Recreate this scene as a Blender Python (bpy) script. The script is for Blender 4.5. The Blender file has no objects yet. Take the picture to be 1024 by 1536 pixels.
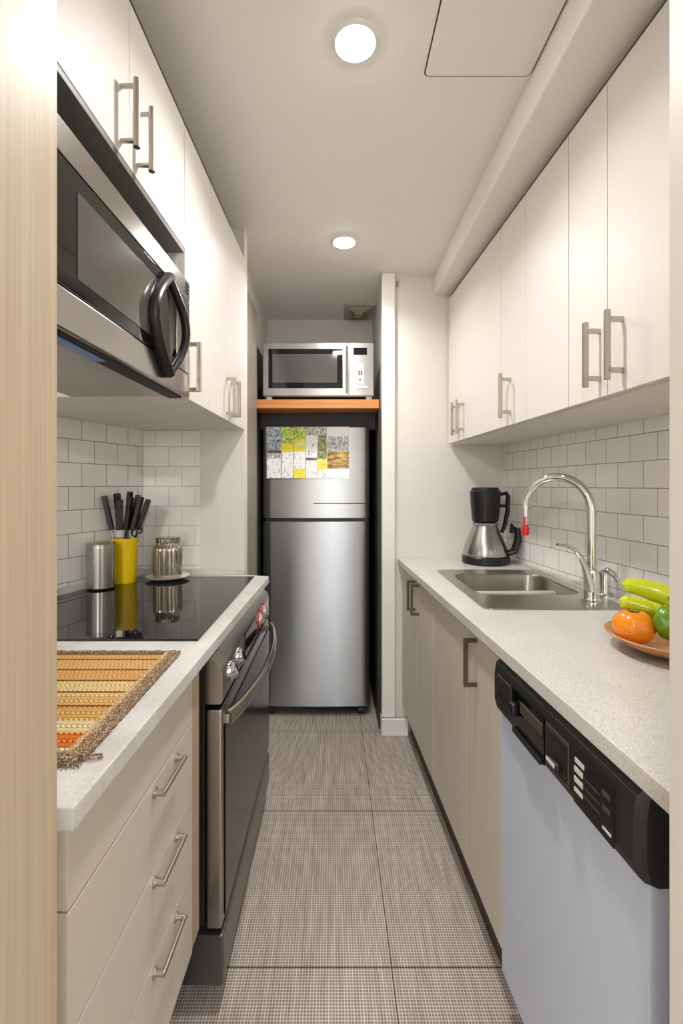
import bpy, bmesh, math, random
from mathutils import Vector, Matrix
random.seed(7)
C = bpy.context.scene.collection
PI = math.pi
KL, KR = math.atan(.03), -math.atan(.04)      # the two cabinet runs converge slightly
ANG = {'W': 0.0, 'L': KL, 'R': KR, 'O': math.atan(.008)}
OFF = {}

# ------------------------------------------------------------------ materials
def S(c):
    return tuple((x/12.92 if x <= .04045 else ((x+.055)/1.055)**2.4) for x in [v/255 for v in c]) + (1,)

def mat(name, rgb, rough=.5, metal=0, spec=.5, coat=0, var=0, vscale=8, bump=0, bscale=60, stretch=None, emit=None, estr=0, trans=0, ior=1.45, aniso=0):
    m = bpy.data.materials.new(name); m.use_nodes = True
    nt = m.node_tree; b = nt.nodes['Principled BSDF']
    b.inputs['Base Color'].default_value = S(rgb)
    b.inputs['Roughness'].default_value = rough
    b.inputs['Metallic'].default_value = metal
    b.inputs['Specular IOR Level'].default_value = spec
    b.inputs['Coat Weight'].default_value = coat
    b.inputs['Coat Roughness'].default_value = .08
    b.inputs['IOR'].default_value = ior
    b.inputs['Transmission Weight'].default_value = trans
    b.inputs['Anisotropic'].default_value = aniso
    if aniso:
        tg = nt.nodes.new('ShaderNodeTangent'); tg.direction_type = 'RADIAL'; tg.axis = 'Z'; nt.links.new(tg.outputs[0], b.inputs['Tangent']); b.inputs['Anisotropic Rotation'].default_value = .25
    if emit:
        b.inputs['Emission Color'].default_value = S(emit); b.inputs['Emission Strength'].default_value = estr
    tc = nt.nodes.new('ShaderNodeTexCoord'); mp = nt.nodes.new('ShaderNodeMapping')
    nt.links.new(tc.outputs['Object'], mp.inputs['Vector'])
    if stretch: mp.inputs['Scale'].default_value = stretch
    if var or not bump:
        n = nt.nodes.new('ShaderNodeTexNoise'); n.inputs['Scale'].default_value = vscale; n.inputs['Detail'].default_value = 5
        nt.links.new(mp.outputs[0], n.inputs['Vector'])
        mx = nt.nodes.new('ShaderNodeMix'); mx.data_type = 'RGBA'
        v = var or .02
        mx.inputs[6].default_value = tuple(max(0, x*(1-v)) for x in S(rgb)[:3])+(1,)
        mx.inputs[7].default_value = tuple(min(1, x*(1+v)) for x in S(rgb)[:3])+(1,)
        nt.links.new(n.outputs['Fac'], mx.inputs[0]); nt.links.new(mx.outputs[2], b.inputs['Base Color'])
    if bump:
        n2 = nt.nodes.new('ShaderNodeTexNoise'); n2.inputs['Scale'].default_value = bscale; n2.inputs['Detail'].default_value = 4
        nt.links.new(mp.outputs[0], n2.inputs['Vector'])
        bp = nt.nodes.new('ShaderNodeBump'); bp.inputs['Strength'].default_value = bump; bp.inputs['Distance'].default_value = .002
        nt.links.new(n2.outputs['Fac'], bp.inputs['Height']); nt.links.new(bp.outputs[0], b.inputs['Normal'])
    return m

def ramp(nt, stops, interp='LINEAR'):
    r = nt.nodes.new('ShaderNodeValToRGB'); r.color_ramp.interpolation = interp
    e = r.color_ramp.elements
    while len(e) < len(stops): e.new(.5)
    for i, (p, c) in enumerate(stops):
        e[i].position = p; e[i].color = S(c)
    return r

def mnode(nt, op, a, b=None, c=None):
    n = nt.nodes.new('ShaderNodeMath'); n.operation = op
    for i, v in enumerate((a, b, c)):
        if v is None: continue
        if isinstance(v, (int, float)): n.inputs[i].default_value = v
        else: nt.links.new(v, n.inputs[i])
    return n.outputs[0]

def tile_mat(name, w, h, zoff, xoff, c1, c2, grout):
    m = mat(name, c1, rough=.16, spec=.5); nt = m.node_tree; b = nt.nodes['Principled BSDF']
    tc = nt.nodes.new('ShaderNodeTexCoord'); sp = nt.nodes.new('ShaderNodeSeparateXYZ'); nt.links.new(tc.outputs['Object'], sp.inputs[0])
    cb = nt.nodes.new('ShaderNodeCombineXYZ')
    nt.links.new(mnode(nt, 'ADD', sp.outputs[0], xoff), cb.inputs[0]); nt.links.new(mnode(nt, 'SUBTRACT', sp.outputs[2], zoff - 20*h), cb.inputs[1])
    br = nt.nodes.new('ShaderNodeTexBrick'); nt.links.new(cb.outputs[0], br.inputs['Vector'])
    br.inputs['Scale'].default_value = 1; br.inputs['Brick Width'].default_value = w; br.inputs['Row Height'].default_value = h
    br.inputs['Mortar Size'].default_value = .0013; br.inputs['Mortar Smooth'].default_value = .1
    br.inputs['Color1'].default_value = S(c1); br.inputs['Color2'].default_value = S(c2); br.inputs['Mortar'].default_value = S(grout)
    nt.links.new(br.outputs['Color'], b.inputs['Base Color'])
    n = nt.nodes.new('ShaderNodeTexNoise'); n.inputs['Scale'].default_value = 14; nt.links.new(tc.outputs['Object'], n.inputs['Vector'])
    hgt = mnode(nt, 'ADD', mnode(nt, 'MULTIPLY', br.outputs['Fac'], -1), mnode(nt, 'MULTIPLY', n.outputs['Fac'], .6))
    bp = nt.nodes.new('ShaderNodeBump'); bp.inputs['Strength'].default_value = .5; bp.inputs['Distance'].default_value = .0015
    nt.links.new(hgt, bp.inputs['Height']); nt.links.new(bp.outputs[0], b.inputs['Normal'])
    return m

def floor_mat():
    m = mat('floor_woven_tile', (140,128,115), rough=.55, spec=.35); nt = m.node_tree; b = nt.nodes['Principled BSDF']
    tc = nt.nodes.new('ShaderNodeTexCoord'); sp = nt.nodes.new('ShaderNodeSeparateXYZ'); nt.links.new(tc.outputs['Object'], sp.inputs[0])
    X, Y = sp.outputs[0], sp.outputs[1]
    def line(v, pitch, wid, off=0.0):
        f = mnode(nt, 'FRACT', mnode(nt, 'DIVIDE', mnode(nt, 'ADD', v, 30*pitch*20-off), pitch))
        return mnode(nt, 'LESS_THAN', f, wid)
    gx = line(X, .0078, .30); gy = line(Y, .0078, .32)
    grid = mnode(nt, 'MAXIMUM', gx, gy)
    n = nt.nodes.new('ShaderNodeTexNoise'); n.inputs['Scale'].default_value = 1; n.inputs['Detail'].default_value = 4
    mp = nt.nodes.new('ShaderNodeMapping'); mp.inputs['Scale'].default_value = (70, 6, 1); nt.links.new(tc.outputs['Object'], mp.inputs[0]); nt.links.new(mp.outputs[0], n.inputs['Vector'])
    mx = nt.nodes.new('ShaderNodeMix'); mx.data_type = 'RGBA'; nt.links.new(grid, mx.inputs[0])
    r1 = ramp(nt, [(.3, (112,100,92)), (.7, (138,126,117))]); nt.links.new(n.outputs['Fac'], r1.inputs[0])
    r2 = ramp(nt, [(.3, (176,164,153)), (.7, (208,198,187))]); nt.links.new(n.outputs['Fac'], r2.inputs[0])
    nt.links.new(r1.outputs[0], mx.inputs[6]); nt.links.new(r2.outputs[0], mx.inputs[7])
    jx = line(X, .60, .005, .159); jy = line(Y, .60, .006, 1.247)
    j = mnode(nt, 'MAXIMUM', jx, jy)
    m2 = nt.nodes.new('ShaderNodeMix'); m2.data_type = 'RGBA'; nt.links.new(j, m2.inputs[0])
    nt.links.new(mx.outputs[2], m2.inputs[6]); m2.inputs[7].default_value = S((70,60,52))
    nt.links.new(m2.outputs[2], b.inputs['Base Color'])
    bp = nt.nodes.new('ShaderNodeBump'); bp.inputs['Strength'].default_value = .35; bp.inputs['Distance'].default_value = .001
    nt.links.new(grid, bp.inputs['Height']); nt.links.new(bp.outputs[0], b.inputs['Normal'])
    return m

def speckle_mat(name, base, dark, light, scale, rough=.3, amt=.5):
    m = mat(name, base, rough=rough); nt = m.node_tree; b = nt.nodes['Principled BSDF']
    tc = nt.nodes.new('ShaderNodeTexCoord')
    v = nt.nodes.new('ShaderNodeTexNoise'); v.inputs['Scale'].default_value = scale; v.inputs['Detail'].default_value = 3; v.inputs['Roughness'].default_value = .7
    nt.links.new(tc.outputs['Object'], v.inputs['Vector'])
    r = ramp(nt, [(.34, dark), (.44, base), (.56, base), (.66, light)]); nt.links.new(v.outputs['Fac'], r.inputs[0])
    n = nt.nodes.new('ShaderNodeTexNoise'); n.inputs['Scale'].default_value = 9; n.inputs['Detail'].default_value = 6
    nt.links.new(tc.outputs['Object'], n.inputs['Vector'])
    mx = nt.nodes.new('ShaderNodeMix'); mx.data_type = 'RGBA'; mx.blend_type = 'MULTIPLY'; mx.inputs[0].default_value = amt
    r3 = ramp(nt, [(.35, (225,222,218)), (.65, (255,255,255))]); nt.links.new(n.outputs['Fac'], r3.inputs[0])
    nt.links.new(r.outputs[0], mx.inputs[6]); nt.links.new(r3.outputs[0], mx.inputs[7]); nt.links.new(mx.outputs[2], b.inputs['Base Color'])
    return m

def wood_mat(name, c1, c2, sc, rough=.45):
    m = mat(name, c1, rough=rough); nt = m.node_tree; b = nt.nodes['Principled BSDF']
    tc = nt.nodes.new('ShaderNodeTexCoord'); mp = nt.nodes.new('ShaderNodeMapping'); mp.inputs['Scale'].default_value = sc
    nt.links.new(tc.outputs['Object'], mp.inputs[0])
    n = nt.nodes.new('ShaderNodeTexNoise'); n.inputs['Scale'].default_value = 1; n.inputs['Detail'].default_value = 7; n.inputs['Distortion'].default_value = .4
    nt.links.new(mp.outputs[0], n.inputs['Vector'])
    r = ramp(nt, [(.3, c1), (.7, c2)]); nt.links.new(n.outputs['Fac'], r.inputs[0]); nt.links.new(r.outputs[0], b.inputs['Base Color'])
    return m

def steel_mat(name, rgb, rough, axis='z', bump=.05, aniso=.5):
    sc = {'z': (400, 400, 3), 'y': (400, 3, 400), 'x': (3, 400, 400)}[axis]
    return mat(name, rgb, rough=rough, metal=1, var=.05, vscale=1, bump=bump, bscale=1, stretch=sc, aniso=aniso)

M = {}
M['paint'] = mat('warm_white_paint', (224,220,213), rough=.6, bump=.05, bscale=180)
M['ceil'] = mat('ceiling_paint', (240,237,232), rough=.7, bump=.05, bscale=150)
M['trim'] = mat('white_gloss_trim', (240,236,230), rough=.35)
M['jamb'] = mat('painted_jamb', (206,200,190), rough=.5)
M['cab'] = mat('cabinet_satin_white', (222,217,211), rough=.42, spec=.4)
M['cabbase'] = mat('cabinet_satin_base', (200,190,176), rough=.36, spec=.5)
M['cabin'] = mat('cabinet_inside', (206,200,190), rough=.5)
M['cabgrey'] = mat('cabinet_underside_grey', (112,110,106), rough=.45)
M['shadow'] = mat('dark_gap_shade', (78,68,60), rough=.8)  # dark colour stands for the shade inside narrow gaps
M['vent'] = mat('vent_beige', (176,164,148), rough=.5)
M['shadow_line'] = mat('brown_shadow_line', (104,92,82), rough=.7)
M['toe'] = mat('toe_kick_brown', (62,50,42), rough=.55)
M['toeblack'] = mat('toe_kick_black', (26,24,23), rough=.5)
M['tileL'] = tile_mat('subway_tile_left', .112, .0843, 1.286, .03, (244,242,238), (238,236,232), (146,140,133))
M['tileE'] = tile_mat('subway_tile_end', .112, .0843, 1.286, .02, (242,240,236), (237,235,231), (190,184,176))
M['tileR'] = tile_mat('subway_tile_right', .116, .0864, 1.281, .02, (240,238,234), (234,232,228), (146,140,134))
M['floor'] = floor_mat()
M['ctrR'] = speckle_mat('speckled_counter', (206,202,197), (150,142,134), (226,223,219), 420, amt=.3)
M['ctrL'] = speckle_mat('marbled_counter', (216,214,210), (196,193,188), (228,226,223), 260, amt=1)
M['woodjamb'] = wood_mat('pale_ash', (182,162,136), (198,180,154), (120, 160, 3))
M['woodfill'] = wood_mat('filler_wood', (168,146,114), (184,162,130), (90, 90, 3))
M['greywood'] = wood_mat('grey_wood', (128,116,104), (158,146,132), (90, 60, 3))
M['shelf'] = wood_mat('orange_pine', (190,122,66), (212,146,86), (3, 60, 60), rough=.4)
M['steel'] = steel_mat('brushed_steel', (176,175,172), .27, 'z')
M['steelh'] = steel_mat('brushed_steel_horizontal', (168,164,158), .24, 'y')
M['fridge'] = steel_mat('fridge_steel', (178,180,182), .34, 'z', aniso=.9)
M['fridge_top'] = steel_mat('fridge_steel_pale', (188,187,185), .3, 'z', aniso=.6)
M['sink'] = steel_mat('sink_steel', (176,170,162), .28, 'x')
M['nickel'] = mat('brushed_nickel', (186,178,166), rough=.28, metal=1)
M['nickel_dark'] = mat('dark_nickel', (112,104,94), rough=.3, metal=1)
M['chrome'] = mat('chrome', (222,222,222), rough=.06, metal=1)
M['chromed'] = mat('dark_chrome', (150,145,140), rough=.1, metal=1)
M['black'] = mat('black_plastic', (24,23,22), rough=.32)
M['blackm'] = mat('black_matte', (32,30,28), rough=.55)
M['blackg'] = mat('black_glass', (10,10,11), rough=.03, spec=.7)
M['cook'] = mat('ceramic_hob_glass', (14,14,15), rough=.035, spec=.6)
M['ring'] = mat('hob_marking', (60,60,60), rough=.1)
M['greyglass'] = mat('grey_window_glass', (74,74,72), rough=.08, spec=.8, coat=.5)
M['mwglass'] = mat('tinted_window_glass', (78,76,70), rough=.1, spec=.6, coat=.4)
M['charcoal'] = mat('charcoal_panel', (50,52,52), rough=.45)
M['dgrey'] = mat('dark_grey_metal', (62,62,61), rough=.35, metal=.7)
M['basegrey'] = mat('grey_metal_base', (104,103,100), rough=.3, metal=.85)
M['oven_glass'] = mat('oven_door_glass', (30,28,27), rough=.2, spec=.35)
M['dw'] = mat('dishwasher_pale_blue_grey', (190,197,212), rough=.32, spec=.5)
M['dwbar'] = mat('dishwasher_edge', (150,152,156), rough=.3, metal=.4)
M['yellow'] = mat('yellow_plastic', (238,202,8), rough=.3)
M['white'] = mat('white_plastic', (226,224,220), rough=.35)
M['mark'] = mat('pale_print', (200,196,188), rough=.5)
M['grille'] = mat('grille_brown', (70,62,54), rough=.45)
M['red'] = mat('red_plastic_and_glare', (210,28,16), rough=.2, spec=.6)
M['orange'] = mat('tomato_skin', (238,136,14), rough=.22, var=.1, vscale=9, coat=.4)
M['lime'] = mat('lime_pepper_skin', (196,206,30), rough=.28, var=.15, vscale=12, coat=.3)
M['green'] = mat('green_pepper_skin', (98,142,18), rough=.22, var=.3, vscale=16, coat=.5)
M['stem'] = mat('pepper_stem', (96,120,40), rough=.5)
M['bowl'] = wood_mat('bowl_wood', (176,122,72), (204,152,100), (20, 60, 20), rough=.3)
M['lamp'] = mat('lamp_diffuser', (255,250,240), emit=(255,250,243), estr=78)
M['lampring'] = mat('lamp_trim', (236,232,226), rough=.4)
M['glassy'] = mat('ribbed_mercury_glass', (176,168,160), rough=.1, metal=.9)
M['saucer'] = mat('cream_glazed_saucer', (222,214,198), rough=.15, coat=.5)
M['pane'] = mat('window_glass', (255,255,255), rough=0, trans=1, ior=1.02)
M['basket'] = mat('blue_film', (70,110,160), rough=.2)
M['plate'] = mat('led_lens', (210,214,220), rough=.2)

def mat_placemat():
    m = mat('woven_placemat', (214,170,110), rough=.85, spec=.2); nt = m.node_tree; b = nt.nodes['Principled BSDF']
    tc = nt.nodes.new('ShaderNodeTexCoord'); sp = nt.nodes.new('ShaderNodeSeparateXYZ'); nt.links.new(tc.outputs['Object'], sp.inputs[0])
    # object origin at near edge; Y runs 0 .. .41
    f = mnode(nt, 'DIVIDE', sp.outputs[1], .41)
    stops = [(0,(190,160,120)),(.03,(236,214,170)),(.07,(226,120,48)),(.165,(232,140,70)),(.17,(236,214,160)),(.26,(222,170,98)),(.37,(132,78,40)),(.385,(226,178,112)),(.47,(238,206,140)),(.50,(134,80,44)),(.515,(236,206,140)),(.62,(130,76,44)),(.635,(226,172,104)),(.75,(130,80,46)),(.765,(228,180,116)),(.87,(232,190,126)),(.88,(150,96,56)),(.90,(226,172,108)),(.955,(140,100,66))]
    r = ramp(nt, stops, 'CONSTANT'); nt.links.new(f, r.inputs[0])
    def sin(v, k, ph=0): return mnode(nt, 'SINE', mnode(nt, 'ADD', mnode(nt, 'MULTIPLY', v, k), ph))
    row = mnode(nt, 'ABSOLUTE', sin(sp.outputs[1], PI/.0105))
    zig = mnode(nt, 'ABSOLUTE', sin(mnode(nt, 'ADD', sp.outputs[0], mnode(nt, 'MULTIPLY', mnode(nt, 'ABSOLUTE', sin(sp.outputs[1], PI/.021)), .006)), PI/.0085))
    hgt = mnode(nt, 'MULTIPLY', mnode(nt, 'POWER', row, .5), mnode(nt, 'POWER', zig, .5))
    mx = nt.nodes.new('ShaderNodeMix'); mx.data_type = 'RGBA'; mx.blend_type = 'MULTIPLY'; mx.inputs[0].default_value = .5
    n = nt.nodes.new('ShaderNodeTexNoise'); n.inputs['Scale'].default_value = 130; nt.links.new(tc.outputs['Object'], n.inputs['Vector'])
    rr = ramp(nt, [(.0, (110,70,40)), (.5, (255,255,255))]); nt.links.new(mnode(nt, 'MULTIPLY', hgt, mnode(nt, 'ADD', n.outputs['Fac'], .35)), rr.inputs[0])
    nt.links.new(r.outputs[0], mx.inputs[6]); nt.links.new(rr.outputs[0], mx.inputs[7]); nt.links.new(mx.outputs[2], b.inputs['Base Color'])
    bp = nt.nodes.new('ShaderNodeBump'); bp.inputs['Strength'].default_value = 1; bp.inputs['Distance'].default_value = .004
    nt.links.new(hgt, bp.inputs['Height']); nt.links.new(bp.outputs[0], b.inputs['Normal'])
    return m
M['mat'] = mat_placemat()
def rope_mat(name, a, b_, sc=240):
    m = mat(name, a, rough=.9, spec=.1); nt = m.node_tree; b = nt.nodes['Principled BSDF']
    tc = nt.nodes.new('ShaderNodeTexCoord'); v = nt.nodes.new('ShaderNodeTexVoronoi'); v.inputs['Scale'].default_value = sc
    nt.links.new(tc.outputs['Object'], v.inputs['Vector'])
    r = ramp(nt, [(.25, a), (.5, b_)]); nt.links.new(v.outputs['Distance'], r.inputs[0]); nt.links.new(r.outputs[0], b.inputs['Base Color'])
    bp = nt.nodes.new('ShaderNodeBump'); bp.inputs['Strength'].default_value = .9; bp.inputs['Distance'].default_value = .003; bp.invert = True
    nt.links.new(v.outputs['Distance'], bp.inputs['Height']); nt.links.new(bp.outputs[0], b.inputs['Normal'])
    return m
M['braid'] = rope_mat('placemat_braid', (210,192,164), (128,100,76), 330)
M['cream'] = rope_mat('placemat_cream_strip', (236,222,190), (180,150,110), 300)

def strip_mat(name, stops, sc):
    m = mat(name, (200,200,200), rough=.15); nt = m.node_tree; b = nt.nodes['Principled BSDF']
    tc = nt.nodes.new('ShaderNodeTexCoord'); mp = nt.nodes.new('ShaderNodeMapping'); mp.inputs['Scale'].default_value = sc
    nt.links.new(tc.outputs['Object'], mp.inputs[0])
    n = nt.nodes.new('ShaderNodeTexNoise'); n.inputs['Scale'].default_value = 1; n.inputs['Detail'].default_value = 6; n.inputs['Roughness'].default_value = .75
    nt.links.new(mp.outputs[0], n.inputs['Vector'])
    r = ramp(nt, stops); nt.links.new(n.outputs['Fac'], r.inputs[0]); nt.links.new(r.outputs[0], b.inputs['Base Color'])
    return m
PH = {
 'w': strip_mat('strip_white', [(.36,(120,114,108)),(.43,(234,232,230)),(.47,(255,255,255))], (60,60,50)),
 'W': strip_mat('strip_plain_white', [(.2,(250,250,250)),(.6,(255,255,255))], (20,20,20)),
 'g': strip_mat('strip_green', [(.36,(70,96,20)),(.48,(176,206,30)),(.56,(244,250,170))], (90,90,90)),
 'b': strip_mat('strip_blue', [(.38,(30,60,110)),(.48,(150,176,190)),(.58,(240,246,244))], (70,70,70)),
 'y': strip_mat('strip_yellow', [(.34,(190,150,10)),(.42,(252,232,10)),(.62,(255,250,120))], (40,40,60)),
 's': strip_mat('strip_silver', [(.34,(70,80,76)),(.47,(160,168,160)),(.6,(240,242,240))], (90,90,60)),
 'o': strip_mat('strip_olive', [(.36,(66,70,40)),(.48,(122,128,72)),(.6,(190,196,120))], (80,80,60)),
 'n': strip_mat('strip_brown', [(.36,(84,52,16)),(.48,(150,96,20)),(.58,(230,190,40))], (14,14,70)),
 'd': strip_mat('strip_dark', [(.36,(70,56,44)),(.6,(140,124,104))], (60,60,60)),
}

# ------------------------------------------------------------------ mesh helpers (frame coordinates: u across, v along, z up)
def nb(): return bmesh.new()
def merge(bm, t):
    me = bpy.data.meshes.new('t'); t.to_mesh(me); t.free(); bm.from_mesh(me); bpy.data.meshes.remove(me)
def box(bm, x0, x1, y0, y1, z0, z1, bev=0, seg=2, rot=None, piv=None):
    t = bmesh.new(); bmesh.ops.create_cube(t, size=1)
    for v in t.verts: v.co = Vector(((x0+x1)/2+v.co.x*(x1-x0), (y0+y1)/2+v.co.y*(y1-y0), (z0+z1)/2+v.co.z*(z1-z0)))
    if bev: bmesh.ops.bevel(t, geom=t.edges[:], offset=bev, segments=seg, affect='EDGES', profile=.5)
    if rot is not None: bmesh.ops.rotate(t, verts=t.verts, cent=piv or ((x0+x1)/2,(y0+y1)/2,(z0+z1)/2), matrix=rot)
    merge(bm, t); return bm
def tube(bm, pts, r, seg=12, flat=None, closed=False):
    """swept round (or flattened: radii (a,b)) section along pts"""
    pts = [Vector(p) for p in pts]; n = len(pts)
    rs = r if isinstance(r, (list, tuple)) else [r]*n
    rings = []; prev = None
    for i, p in enumerate(pts):
        if closed: d = (pts[(i+1)%n]-pts[i-1]).normalized()
        else: d = (pts[min(i+1,n-1)]-pts[max(i-1,0)]).normalized()
        if prev is None:
            a = Vector((0,0,1)) if abs(d.z) < .9 else Vector((1,0,0))
            nrm = (a - d*a.dot(d)).normalized()
        else: nrm = (prev - d*prev.dot(d)).normalized()
        prev = nrm; bn = d.cross(nrm)
        fa, fb = flat if flat else (1, 1)
        rings.append([bm.verts.new(p + nrm*math.cos(2*PI*k/seg)*rs[i]*fa + bn*math.sin(2*PI*k/seg)*rs[i]*fb) for k in range(seg)])
    m = n if closed else n-1
    for i in range(m):
        a, b = rings[i], rings[(i+1)%n]
        for k in range(seg): bm.faces.new((a[k], a[(k+1)%seg], b[(k+1)%seg], b[k]))
    if not closed:
        bm.faces.new(rings[0][::-1]); bm.faces.new(rings[-1])
    return bm
def cyl(bm, p0, p1, r, seg=20, r1=None): return tube(bm, [p0, p1], [r, r if r1 is None else r1], seg)
def lathe(bm, prof, c, seg=40, cap=True, ribs=0, amp=0):
    rings = []
    for (r, z) in prof:
        rings.append([bm.verts.new((c[0]+(r+(amp*math.cos(ribs*2*PI*k/seg) if ribs and r > .02 else 0))*math.cos(2*PI*k/seg), c[1]+(r+(amp*math.cos(ribs*2*PI*k/seg) if ribs and r > .02 else 0))*math.sin(2*PI*k/seg), c[2]+z)) for k in range(seg)])
    for a, b in zip(rings, rings[1:]):
        for k in range(seg): bm.faces.new((a[k], a[(k+1)%seg], b[(k+1)%seg], b[k]))
    if cap: bm.faces.new(rings[0][::-1]); bm.faces.new(rings[-1])
    return bm
def loft(bm, loops, cap0=False, cap1=True):
    rs = [[bm.verts.new(p) for p in L] for L in loops]; n = len(rs[0])
    for a, b in zip(rs, rs[1:]):
        for k in range(n): bm.faces.new((a[k], a[(k+1)%n], b[(k+1)%n], b[k]))
    if cap0: bm.faces.new(rs[0][::-1])
    if cap1: bm.faces.new(rs[-1])
    return bm
def rrect(x0, x1, y0, y1, r, z, n=6):
    out = []
    for cx, cy, a0 in ((x1-r,y1-r,0),(x0+r,y1-r,PI/2),(x0+r,y0+r,PI),(x1-r,y0+r,1.5*PI)):
        for k in range(n+1):
            a = a0+PI/2*k/n; out.append((cx+r*math.cos(a), cy+r*math.sin(a), z))
    return out
def prism(bm, outer, z0, z1, hole=None, bev=0):
    t = bmesh.new(); loops = [outer] + ([hole] if hole else [])
    for L in loops:
        vs = [t.verts.new((p[0], p[1], z1)) for p in L]
        for a, b in zip(vs, vs[1:]+vs[:1]): t.edges.new((a, b))
    bmesh.ops.triangle_fill(t, use_beauty=True, use_dissolve=False, edges=t.edges[:])
    for f in t.faces:
        if f.normal.z < 0: f.normal_flip()
    fs = t.faces[:]; bnd = [e for e in t.edges if e.is_boundary]
    r = bmesh.ops.extrude_face_region(t, geom=fs)
    for v in [g for g in r['geom'] if isinstance(g, bmesh.types.BMVert)]: v.co.z = z0
    bmesh.ops.recalc_face_normals(t, faces=t.faces)
    if bev:
        es = [e for e in t.edges if len(e.link_faces) == 2 and abs(e.link_faces[0].normal.dot(e.link_faces[1].normal)) < .5]
        bmesh.ops.bevel(t, geom=es, offset=bev, segments=2, affect='EDGES', profile=.5)
    merge(bm, t); return bm

def finish(bm, name, m):
    me = bpy.data.meshes.new(name)
    bmesh.ops.recalc_face_normals(bm, faces=bm.faces)
    bm.to_mesh(me); bm.free()
    for p in me.polygons: p.use_smooth = True
    me.set_sharp_from_angle(angle=math.radians(35))
    for x in (m if isinstance(m, list) else [m]): me.materials.append(x)
    return me
def Rot(fr): return Matrix.Rotation(-ANG[fr], 3, 'Z')
def obj(name, bm, m, parent=None, fr='W', base=None, label=None, cat=None, group=None, kind=None):
    """one mesh object. bm is in frame coordinates; a top-level one takes its origin at base"""
    if parent is not None: off, fr = OFF[parent.name]
    else: off = Vector(base) if base else Vector((0,0,0))
    for v in bm.verts: v.co -= off
    o = bpy.data.objects.new(name, finish(bm, name, m)); C.objects.link(o)
    if parent is not None: o.parent = parent
    else:
        o.location = Rot(fr) @ off; o.rotation_euler = (0,0,-ANG[fr])
    OFF[o.name] = (off, fr)
    wn = o.modifiers.new('weighted_normals', 'WEIGHTED_NORMAL'); wn.keep_sharp = True; wn.weight = 80
    if label: o['label'] = label
    if cat: o['category'] = cat
    if group: o['group'] = group
    if kind: o['kind'] = kind
    return o
def thing(name, label, cat, base=(0,0,0), fr='W', group=None):
    o = bpy.data.objects.new(name, None); C.objects.link(o); o.empty_display_size = .05
    off = Vector(base); o.location = Rot(fr) @ off; o.rotation_euler = (0,0,-ANG[fr]); OFF[o.name] = (off, fr)
    o['label'] = label; o['category'] = cat
    if group: o['group'] = group
    return o
def struct(name, bm, m, fr='W', base=None): return obj(name, bm, m, fr=fr, base=base, kind='structure')

CEIL = 2.39
# ------------------------------------------------------------------ room shell
b = nb(); box(b, -2.2, 2.2, -3.2, 3.2, -.06, 0); struct('floor', b, M['floor'])
b = nb()
# ceiling with two recessed-light holes is left whole; the lights are surface rings
box(b, -2.2, 2.2, -3.2, 3.2, CEIL, CEIL+.06); struct('ceiling', b, M['ceil'])
# left tiled wall, angled
def wallL(t): return -.803 - .36*(1.99-t)
o = None
b = nb(); box(b, -1.95, 0, 0, .08, 0, CEIL)
wl = struct('wall_left', b, M['tileL']); d = Vector((.36, 1, 0)).normalized()
wl.location = (-.803, 1.99, 0); wl.rotation_euler = (0, 0, math.atan2(d.y, d.x))
b = nb(); box(b, -1.0, -.372, 1.99, 2.06, 0, CEIL)
struct('wall_left_end', b, M['paint'])
b = nb(); box(b, -.80, -.56, 1.985, 1.9895, .90, 1.52); struct('trim_1', b, M['tileE'])
# alcove
b = nb(); box(b, -.50, -.425, 2.0605, 3.10, 0, CEIL); struct('wall_left_alcove', b, M['paint'])
b = nb(); box(b, -1.0, 1.4, 3.10, 3.16, 0, CEIL); struct('wall_back', b, M['paint'])
b = nb(); box(b, .272, .345, 2.44, 3.099, 0, CEIL); box(b, .345, .95, 2.44, 2.52, 0, CEIL); struct('wall_right_end', b, M['paint'])
# right tiled wall
def wallR(t): return .900 + .09*(2.44-t)
b = nb(); box(b, -.10, 2.25, 0, .08, 0, CEIL)
wr = struct('wall_right', b, M['tileR']); d = Vector((.09, -1, 0)).normalized()
wr.location = (.900, 2.44, 0); wr.rotation_euler = (0, 0, math.atan2(d.y, d.x))
# partition with the doorway the photo is taken through
b = nb(); box(b, -.70, -.300, .30, .478, 0, CEIL); struct('wall_front_left', b, M['paint'])
b = nb(); box(b, .366, .75, .28, .484, 0, CEIL); struct('wall_front_right', b, M['paint'])
b = nb(); box(b, -.2995, -.283, .285, .482, 0, CEIL-.001, .001); struct('trim_2', b, M['woodjamb'])
b = nb(); box(b, .352, .3655, .27, .487, 0, CEIL-.001, .001); struct('trim_3', b, M['jamb'])
# outer room behind the camera, with a window
b = nb(); box(b, -2.2, -2.12, -3.2, 3.2, 0, CEIL); struct('wall_rear_left', b, M['paint'])
b = nb(); box(b, 2.12, 2.2, -3.2, 3.2, 0, CEIL); struct('wall_rear_right', b, M['paint'])
b = nb()
WX0, WX1, WZ0, WZ1 = -.15, .55, .10, 2.2
box(b, -2.119, WX0, -3.2, -3.12, 0, CEIL); box(b, WX1, 2.119, -3.2, -3.12, 0, CEIL); box(b, WX0, WX1, -3.2, -3.12, 0, WZ0); box(b, WX0, WX1, -3.2, -3.12, WZ1, CEIL)
struct('wall_rear', b, M['paint'])
b = nb()
for x in (WX0, (WX0+WX1)/2-.02, WX1-.04): box(b, x, x+.04, -3.18, -3.14, WZ0, WZ1)
for z in (WZ0, WZ1-.04): box(b, WX0+.04, WX1-.04, -3.18, -3.14, z, z+.04)
w = struct('window_1', b, M['trim'])
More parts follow.
